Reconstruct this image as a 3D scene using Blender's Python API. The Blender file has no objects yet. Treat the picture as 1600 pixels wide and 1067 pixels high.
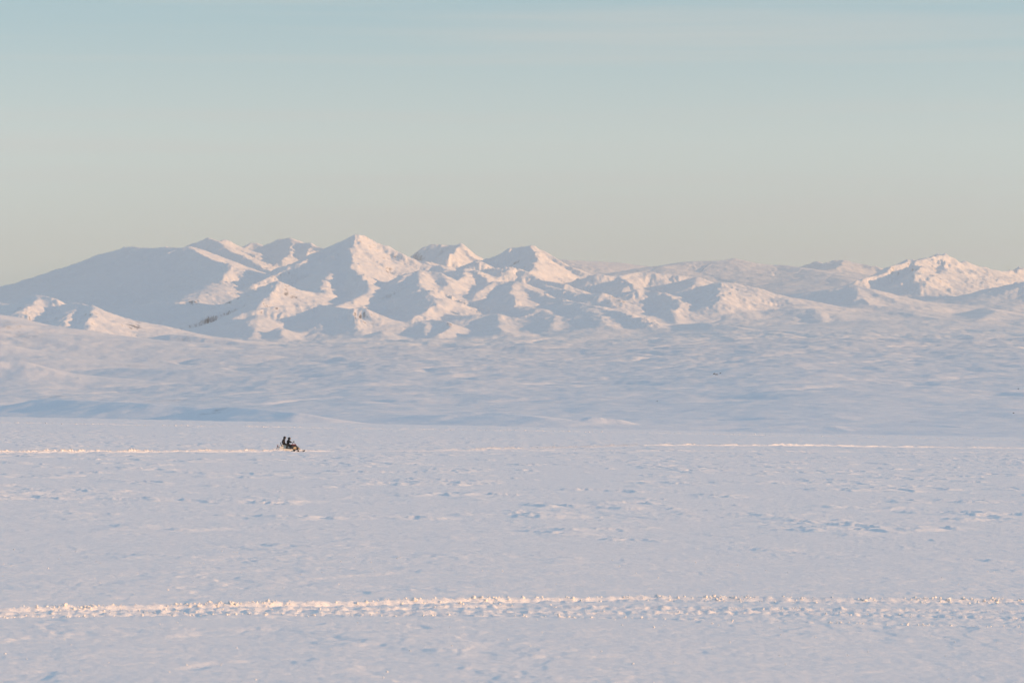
import bpy, bmesh, math, random
import numpy as np
from mathutils import Vector, Matrix

# ------------------------------------------------------------------ camera, sky, sun, exposure
S = bpy.context.scene
COL = S.collection
EYE = 3.5            # camera height in metres
F = 6000.0           # focal length in photo pixels (135 mm lens, 36 mm sensor, 1600 px)
VH = 663.0           # photo row of the eye-level horizon
SUN_AZ = math.radians(107.0)     # clockwise from the view direction: from the right, a little behind
SUN_EL = math.radians(7.6)

cam = bpy.data.cameras.new('camera')
cam_o = bpy.data.objects.new('camera', cam); COL.objects.link(cam_o)
cam.sensor_width = 36.0; cam.lens = 135.0
cam.clip_start = 0.5; cam.clip_end = 90000
pitch = math.atan((VH - 533.5) / F)
cam_o.location = (0, 0, EYE); cam_o.rotation_euler = (math.pi / 2 + pitch, 0, 0)
cam.dof.use_dof = True; cam.dof.focus_distance = 428.0; cam.dof.aperture_fstop = 5.6
S.camera = cam_o

W = bpy.data.worlds.new("World"); S.world = W; W.use_nodes = True
wn = W.node_tree.nodes; wl = W.node_tree.links
bg = wn['Background']
sky = wn.new('ShaderNodeTexSky'); sky.sky_type = 'NISHITA'; sky.sun_disc = False
sky.sun_elevation = SUN_EL; sky.sun_rotation = SUN_AZ
sky.altitude = 600; sky.air_density = 1.0; sky.dust_density = 0.6; sky.ozone_density = 1.5
# clear winter sky: the Nishita sky plus the brightness a snow-covered land throws back into it
geo = wn.new('ShaderNodeTexCoord'); sep = wn.new('ShaderNodeSeparateXYZ'); wl.new(geo.outputs['Generated'], sep.inputs[0])
asn = wn.new('ShaderNodeMath'); asn.operation = 'ARCSINE'; wl.new(sep.outputs['Z'], asn.inputs[0])
deg = wn.new('ShaderNodeMath'); deg.operation = 'MULTIPLY'; deg.inputs[1].default_value = 1 / (math.pi / 2); wl.new(asn.outputs[0], deg.inputs[0])
ramp = wn.new('ShaderNodeValToRGB'); cr = ramp.color_ramp
STOPS = [(0.0, (.475, .505, .50)), (.031, (.475, .515, .505)), (.046, (.465, .535, .53)), (.068, (.275, .42, .475)), (.15, (.225, .345, .445)), (.4, (.23, .325, .44)), (1.0, (.25, .34, .485))]
cr.elements[0].position = STOPS[0][0]; cr.elements[0].color = (*STOPS[0][1], 1)
cr.elements[1].position = STOPS[-1][0]; cr.elements[1].color = (*STOPS[-1][1], 1)
for p, c in STOPS[1:-1]:
    e = cr.elements.new(p); e.color = (*c, 1)
wl.new(deg.outputs[0], ramp.inputs['Fac'])
SKY_K = 0.12
scl = wn.new('ShaderNodeVectorMath'); scl.operation = 'SCALE'; scl.inputs['Scale'].default_value = 0.92 / SKY_K; wl.new(ramp.outputs[0], scl.inputs[0])
nsc = wn.new('ShaderNodeVectorMath'); nsc.operation = 'SCALE'; nsc.inputs['Scale'].default_value = 0.265; wl.new(sky.outputs[0], nsc.inputs[0])
addv = wn.new('ShaderNodeVectorMath'); addv.operation = 'ADD'; wl.new(scl.outputs[0], addv.inputs[0]); wl.new(nsc.outputs[0], addv.inputs[1])
# faint veils of high cloud, stretched along the horizon
mpw = wn.new('ShaderNodeMapping'); mpw.inputs['Scale'].default_value = (1.6, 1.6, 52.0); mpw.inputs['Rotation'].default_value = (0, math.radians(-1.4), 0); mpw.inputs['Location'].default_value = (3.7, 0, .25)
wl.new(geo.outputs['Generated'], mpw.inputs['Vector'])
cn = wn.new('ShaderNodeTexNoise'); cn.inputs['Scale'].default_value = 2.6; cn.inputs['Detail'].default_value = 5; cn.inputs['Roughness'].default_value = .55
wl.new(mpw.outputs[0], cn.inputs['Vector'])
cm = wn.new('ShaderNodeMapRange'); cm.inputs['From Min'].default_value = .5; cm.inputs['From Max'].default_value = .72; cm.inputs['To Max'].default_value = .45
wl.new(cn.outputs['Fac'], cm.inputs['Value'])
cmx = wn.new('ShaderNodeMix'); cmx.data_type = 'RGBA'; cmx.inputs['B'].default_value = (.54 / SKY_K, .55 / SKY_K, .53 / SKY_K, 1)
wl.new(cm.outputs[0], cmx.inputs['Factor']); wl.new(addv.outputs[0], cmx.inputs['A'])
wl.new(cmx.outputs['Result'], bg.inputs['Color'])
bg.inputs['Strength'].default_value = SKY_K

sun = bpy.data.lights.new('sun', 'SUN'); sun_o = bpy.data.objects.new('sun', sun); COL.objects.link(sun_o)
sun.energy = 5.0; sun.angle = math.radians(0.5); sun.color = (1.0, 0.525, 0.215)
to_sun = Vector((math.sin(SUN_AZ) * math.cos(SUN_EL), math.cos(SUN_AZ) * math.cos(SUN_EL), math.sin(SUN_EL)))
sun_o.rotation_euler = to_sun.to_track_quat('Z', 'Y').to_euler()

S.view_settings.view_transform = 'Standard'; S.view_settings.look = 'None'
S.view_settings.gamma = 1.0; S.view_settings.exposure = 0.26

# ------------------------------------------------------------------ helpers
def tag(o, label=None, cat=None, group=None, kind=None):
    if label: o['label'] = label
    if cat: o['category'] = cat
    if group: o['group'] = group
    if kind: o['kind'] = kind
    return o

_rng = np.random.RandomState(7)
_perm = np.concatenate([_rng.permutation(512)] * 2).astype(np.int32)
_ga = _rng.rand(512).astype(np.float32) * 6.2831853
_gx = np.cos(_ga).astype(np.float32); _gy = np.sin(_ga).astype(np.float32)

def perlin(x, y):
    x = np.asarray(x, np.float64); y = np.asarray(y, np.float64)
    xi = np.floor(x); yi = np.floor(y)
    xf = (x - xi).astype(np.float32); yf = (y - yi).astype(np.float32)
    xi = xi.astype(np.int64) & 511; yi = yi.astype(np.int64) & 511
    u = xf * xf * xf * (xf * (xf * 6 - 15) + 10); v = yf * yf * yf * (yf * (yf * 6 - 15) + 10)
    x1 = (xi + 1) & 511; y1 = (yi + 1) & 511
    def g(a, b, dx, dy):
        h = _perm[_perm[a] + b] & 511
        return _gx[h] * dx + _gy[h] * dy
    a = g(xi, yi, xf, yf); b = g(x1, yi, xf - 1, yf)
    c = g(xi, y1, xf, yf - 1); d = g(x1, y1, xf - 1, yf - 1)
    a += u * (b - a); c += u * (d - c)
    return (a + v * (c - a)) * 1.5

def fbm(x, y, octv=4, gain=0.5, lac=2.03, ridged=False):
    s = 0.0; a = 1.0; t = 0.0
    for i in range(octv):
        n = perlin(x + 17.3 * i, y - 9.1 * i)
        s = s + a * ((1 - 2 * np.abs(n)) if ridged else n)
        t += a; a *= gain; x = x * lac; y = y * lac
    return s / t

def sstep(a, b, x):
    t = np.clip((x - a) / (b - a), 0, 1); return t * t * (3 - 2 * t)

def grid_mesh(name, X, Y, Z, mat, attr=None):
    nr, nc = X.shape
    co = np.empty((nr * nc, 3), np.float32)
    co[:, 0] = X.ravel(); co[:, 1] = Y.ravel(); co[:, 2] = Z.ravel()
    idx = np.arange(nr * nc, dtype=np.int32).reshape(nr, nc)
    f = np.stack([idx[:-1, :-1], idx[:-1, 1:], idx[1:, 1:], idx[1:, :-1]], -1).reshape(-1, 4)
    return raw_mesh(name, co, f, mat, attr)

def raw_mesh(name, co, f, mat, attr=None):
    me = bpy.data.meshes.new(name)
    k = f.shape[1]
    me.vertices.add(len(co)); me.vertices.foreach_set('co', np.ascontiguousarray(co, np.float32).ravel())
    me.loops.add(f.size); me.loops.foreach_set('vertex_index', np.ascontiguousarray(f, np.int32).ravel())
    me.polygons.add(len(f))
    me.polygons.foreach_set('loop_start', np.arange(0, f.size, k, dtype=np.int32))
    me.polygons.foreach_set('loop_total', np.full(len(f), k, np.int32))
    me.update(calc_edges=True)
    me.polygons.foreach_set('use_smooth', np.ones(len(f), bool))
    if attr is not None:
        for an, av in attr.items():
            a = me.attributes.new(an, 'FLOAT', 'POINT'); a.data.foreach_set('value', av.astype(np.float32).ravel())
    me.materials.append(mat)
    o = bpy.data.objects.new(name, me); COL.objects.link(o)
    return o

# ------------------------------------------------------------------ materials
def new_mat(name, col, rough=0.6, metal=0.0):
    m = bpy.data.materials.new(name); m.use_nodes = True
    b = m.node_tree.nodes['Principled BSDF']
    b.inputs['Base Color'].default_value = (*col, 1); b.inputs['Roughness'].default_value = rough
    b.inputs['Metallic'].default_value = metal
    return m

def worn(m, scale=9.0, amt=0.25):
    """uneven colour and gloss so that no part is one flat tone"""
    n = m.node_tree.nodes; l = m.node_tree.links; b = n['Principled BSDF']
    tc = n.new('ShaderNodeTexCoord'); t = n.new('ShaderNodeTexNoise'); t.inputs['Scale'].default_value = scale
    t.inputs['Detail'].default_value = 5; l.new(tc.outputs['Object'], t.inputs['Vector'])
    mx = n.new('ShaderNodeMix'); mx.data_type = 'RGBA'; c = b.inputs['Base Color'].default_value
    mx.inputs['A'].default_value = c[:]; mx.inputs['B'].default_value = (*[min(1, x * (1 - amt) + .03) for x in c[:3]], 1)
    l.new(t.outputs['Fac'], mx.inputs['Factor']); l.new(mx.outputs['Result'], b.inputs['Base Color'])
    return m

def snow_mat(name, scales, strengths, dists, rock=False, stretch=1.0, col=(0.87, 0.875, 0.885)):
    m = new_mat(name, col, 0.55)
    n = m.node_tree.nodes; l = m.node_tree.links; b = n['Principled BSDF']
    b.inputs['Specular IOR Level'].default_value = 0.25
    tc = n.new('ShaderNodeTexCoord'); mp = n.new('ShaderNodeMapping'); mp.inputs['Scale'].default_value = (stretch, 1, 1)
    l.new(tc.outputs['Object'], mp.inputs['Vector'])
    prev = None
    for sc, st, di in zip(scales, strengths, dists):
        t = n.new('ShaderNodeTexNoise'); t.inputs['Scale'].default_value = sc; t.inputs['Detail'].default_value = 6
        t.inputs['Roughness'].default_value = 0.62
        l.new(mp.outputs[0], t.inputs['Vector'])
        bu = n.new('ShaderNodeBump'); bu.inputs['Strength'].default_value = st; bu.inputs['Distance'].default_value = di
        l.new(t.outputs['Fac'], bu.inputs['Height'])
        if prev: l.new(prev.outputs[0], bu.inputs['Normal'])
        prev = bu
    l.new(prev.outputs[0], b.inputs['Normal'])
    if rock:
        at = n.new('ShaderNodeAttribute'); at.attribute_name = 'rock'
        t = n.new('ShaderNodeTexNoise'); t.inputs['Scale'].default_value = rock; t.inputs['Detail'].default_value = 8
        t.inputs['Roughness'].default_value = 0.7; l.new(tc.outputs['Object'], t.inputs['Vector'])
        ad = n.new('ShaderNodeMath'); ad.operation = 'ADD'; l.new(at.outputs['Fac'], ad.inputs[0]); l.new(t.outputs['Fac'], ad.inputs[1])
        rp = n.new('ShaderNodeValToRGB'); rp.color_ramp.elements[0].position = 1.0; rp.color_ramp.elements[1].position = 1.12
        dv = n.new('ShaderNodeMath'); dv.operation = 'MULTIPLY'; dv.inputs[1].default_value = 1.0
        l.new(ad.outputs[0], dv.inputs[0])
        mr = n.new('ShaderNodeMapRange'); mr.inputs['From Min'].default_value = 0.9; mr.inputs['From Max'].default_value = 1.35
        l.new(dv.outputs[0], mr.inputs['Value'])
        n.remove(rp)
        mx = n.new('ShaderNodeMix'); mx.data_type = 'RGBA'
        mx.inputs['A'].default_value = (*col, 1); mx.inputs['B'].default_value = (0.13, 0.12, 0.125, 1)
        l.new(mr.outputs[0], mx.inputs['Factor']); l.new(mx.outputs['Result'], b.inputs['Base Color'])
    return m

M_FIELD = snow_mat('field_snow', (0.9, 6.0, 30.0), (0.7, 0.8, 0.75), (0.16, 0.06, 0.018), stretch=0.4)
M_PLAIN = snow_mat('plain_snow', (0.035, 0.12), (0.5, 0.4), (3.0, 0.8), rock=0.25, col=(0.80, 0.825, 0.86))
M_MOUNT = snow_mat('mountain_snow', (0.012, 0.05), (0.6, 0.45), (9.0, 2.2), rock=0.1)
M_CLOD = snow_mat('clod_snow', (14.0, 60.0), (0.5, 0.4), (0.03, 0.006), col=(0.76, 0.77, 0.78))
M_ROCK = snow_mat('dark_rock', (3.0,), (0.8,), (0.3,), col=(0.07, 0.06, 0.055))

# ------------------------------------------------------------------ the snow field
EDGE_U = np.array([-1200, 0, 400, 800, 1200, 1600, 2800.])
EDGE_V = np.array([640, 651, 659, 666.5, 676, 684, 700.])
YE = 1000.0
def field_base(x, y):
    u = 800 + F * x / np.maximum(y, 450.0)
    ze = EYE + (VH - np.interp(u, EDGE_U, EDGE_V)) / F * YE
    s = np.clip((y - 330) / (YE - 330), 0, None)
    s = np.where(s < 1, s * s, 1)
    drop = np.clip(y - YE, 0, None)
    tilt = -0.022 * x                       # the whole field leans a little to the right
    return tilt + (ze + 0.022 * (u - 800) / F * YE) * s - 0.00022 * drop ** 2

def photo_to_field(u, v):
    """ground point that the photo pixel (u, v) shows"""
    ys = np.geomspace(30, YE, 4000)
    x = (u - 800) / F * ys
    vv = VH + (EYE - field_base(x, ys)) / ys * F
    i = int(np.argmax(vv <= v)) if (vv <= v).any() else len(ys) - 1
    return x[i], ys[i]

class Lane:
    """a snowmobile track: a line across the field, given at a few photo points"""
    def __init__(self, pts, width, depth, berm):
        w = np.array([photo_to_field(u, v) for u, v in pts])
        sl0 = (w[1, 1] - w[0, 1]) / (w[1, 0] - w[0, 0]); sl1 = (w[-1, 1] - w[-2, 1]) / (w[-1, 0] - w[-2, 0])
        e0 = [w[0, 0] - 200, w[0, 1] - 200 * sl0]; e1 = [w[-1, 0] + 200, w[-1, 1] + 200 * sl1]
        self.w = np.vstack([e0, w, e1]); self.width, self.depth, self.berm = width, depth, berm
        self.x0, self.x1 = -1e9, 1e9; self.fade = None
    def y(self, x):
        return np.interp(x, self.w[:, 0], self.w[:, 1])

NEAR = [Lane([(0, 952), (400, 945), (800, 936.5), (1000, 933), (1600, 940)], .36, .08, .035),
        Lane([(0, 956), (400, 951), (800, 944), (1600, 953)], .34, .09, .025),
        Lane([(0, 960), (400, 956), (800, 953), (1200, 954), (1600, 963)], .34, .08, .02),
        Lane([(0, 964), (400, 961), (800, 961.5), (1000, 965), (1200, 970), (1600, 980)], .36, .10, .035)]
MID = [Lane([(0, 708.3), (300, 706.6), (450, 705.6), (800, 704.6), (1200, 705.2), (1600, 706.5)], 1.0, .03, .38),
       Lane([(700, 704), (830, 701.5), (1000, 696.8), (1200, 696.6), (1600, 701.4)], 1.1, .03, .36)]
MID[1].x0 = MID[1].w[1, 0]
MID[0].fade = photo_to_field(470, 705.6)[0]        # ahead of the snowmobile only an old, drifted-over track
FAR = [Lane([(0, 661), (400, 667.6), (800, 673), (1050, 677.5), (1300, 682), (1600, 688)], 1.8, .06, .16)]

def field_height(x, y, detail=True):
    z = field_base(x, y)
    if not detail: return z
    # broad drifts
    z = z + 0.10 * fbm(x / 34, y / 60, 3) + 0.012 * fbm(x / 7 + 3, y / 13, 3)
    # wind crust: thin raised plates with small steps, in patches
    n1 = fbm(x / 3.4 + 0.6 * perlin(x / 5, y / 9), y / 6.0 + 5, 5, 0.55)
    patch = sstep(-0.15, 0.35, fbm(x / 22 + 9, y / 48, 2))
    z = z + 0.026 * sstep(-0.02, 0.10, n1) * (0.15 + 0.85 * patch)
    # sastrugi: steep on the left, long and gentle on the right, in scattered groups
    p = x / 3.3 + 1.4 * fbm(x / 3.0, y / 4.2, 5, .6); p = p - np.floor(p)
    prof = np.where(p < .22, sstep(0, .22, p), (1 - p) / .78)
    z = z + (.02 + .09 * sstep(75, 160, y)) * prof * sstep(.06, .30, fbm(x / 9 - 5, y / 13, 4, .6))
    p = x / 0.9 + 1.5 * fbm(x / 1.1 + 9, y / 2.6, 3, .55); p = p - np.floor(p)
    prof = np.where(p < .14, p / .14, (1 - p) / .86)
    z = z + (.010 + .014 * sstep(80, 200, y)) * prof * sstep(-.1, .3, fbm(x / 5 + 45, y / 9, 3, .6))
    n2 = fbm(x / 2.4 + 4, y / 1.9, 4, 0.6)
    z = z + 0.008 * n2 + 0.008 * sstep(0.0, 0.14, fbm(x / 1.7, y / 1.2 + 8, 3))
    z = z + 0.006 * fbm(x / 0.16, y / 0.22, 2)
    # the strip churned up by the passing machines: a rough, sunken bed
    zone = sstep(NEAR[3].w[0, 1] * 0 - .5, .25, y - NEAR[3].y(x)) * sstep(.5, -.2, y - NEAR[0].y(x))
    bed = fbm(x / .26, y / .34, 4, .6)
    z = z + zone * (-.05 + .075 * bed * (.35 + .65 * sstep(2.8, 1.0, np.minimum.reduce([np.abs(y - L.y(x)) / L.width for L in NEAR]))))
    # tracks
    for L in NEAR + MID + FAR:
        d = y - L.y(x) + (0 if L.width < .8 else 1.6 * perlin(x / 23 + L.depth, x * 0 + .4)); w = L.width
        r = 1 + 0.5 * fbm(x / 1.3 + L.w[1, 1], y / 1.1, 3)
        on = sstep(L.x0 - 6, L.x0 + 6, x) if L.x0 > -1e8 else 1.0
        g = np.exp(-(d / (w * .62)) ** 4)
        rim = np.exp(-((np.abs(d) - w * 1.05) / (w * .38)) ** 2) * np.where(d > 0, 1.0, 0.45)
        if L.fade is not None: on = 1 - .75 * sstep(L.fade - 1, L.fade + 3, x)
        z = z + on * (-L.depth * g + L.berm * r * rim * (np.clip(.45 + 1.6 * fbm(x / (L.width * .6), y / (L.width * .8), 2), 0, None) if L.width < .8 else .85 + .9 * fbm(x / 6, y / 7, 3)))
    return z

def rows(y0, y1, k, dmin, dmax):
    ys = [y0]
    while ys[-1] < y1:
        ys.append(ys[-1] + min(dmax, max(dmin, k * ys[-1])))
    return np.array(ys)

def build_field():
    ys = rows(16, 1250, 0.0028, 0.09, 0.5)
    ys = np.concatenate([ys[ys < 300], np.arange(300, 700, .25), ys[ys > 700.3]])   # finer rows where the middle tracks lie
    ts = np.linspace(-0.19, 0.19, 1100)
    T, Y = np.meshgrid(ts, ys)
    X = T * (Y + 25)
    Z = field_height(X, Y)
    o = grid_mesh('snow_field', X, Y, Z, M_FIELD)
    tag(o, kind='structure')
build_field()

# ------------------------------------------------------------------ plain, hills and mountains
def wpt(u, v, ykm):
    y = ykm * 1000.0
    return ((u - 800) / F * y, y, EYE + (VH - v) / F * y)

BASE_Y = np.array([1.0, 1.6, 2.2, 3, 4, 5, 6, 7, 8, 9, 10, 11, 12, 13, 15, 20, 26]) * 1000
BV_L = np.array([690, 676, 666, 651, 632, 613, 593, 570, 546, 536, 533, 531, 530, 529, 529, 529, 529.])
BV_C = np.array([694, 680, 664, 640, 613, 592, 573, 557, 543, 533, 527, 519, 512, 506, 498, 490, 490.])
BV_R = np.array([698, 678, 656, 627, 599, 577, 559, 545, 533, 519, 507, 495, 480, 469, 460, 455, 455.])
def base_height(x, y):
    u = 800 + F * x / y
    out = []
    zl, zc, zr = [EYE + (VH - b) / F * BASE_Y for b in (BV_L, BV_C, BV_R)]
    a = np.interp(y, BASE_Y, zl); b = np.interp(y, BASE_Y, zc); c = np.interp(y, BASE_Y, zr)
    t = np.clip((u - 150) / 500, 0, 1); t = t * t * (3 - 2 * t)
    s = np.clip((u - 850) / 450, 0, 1); s = s * s * (3 - 2 * s)
    return np.where(u < 850, a + (b - a) * t, b + (c - b) * s)

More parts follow.
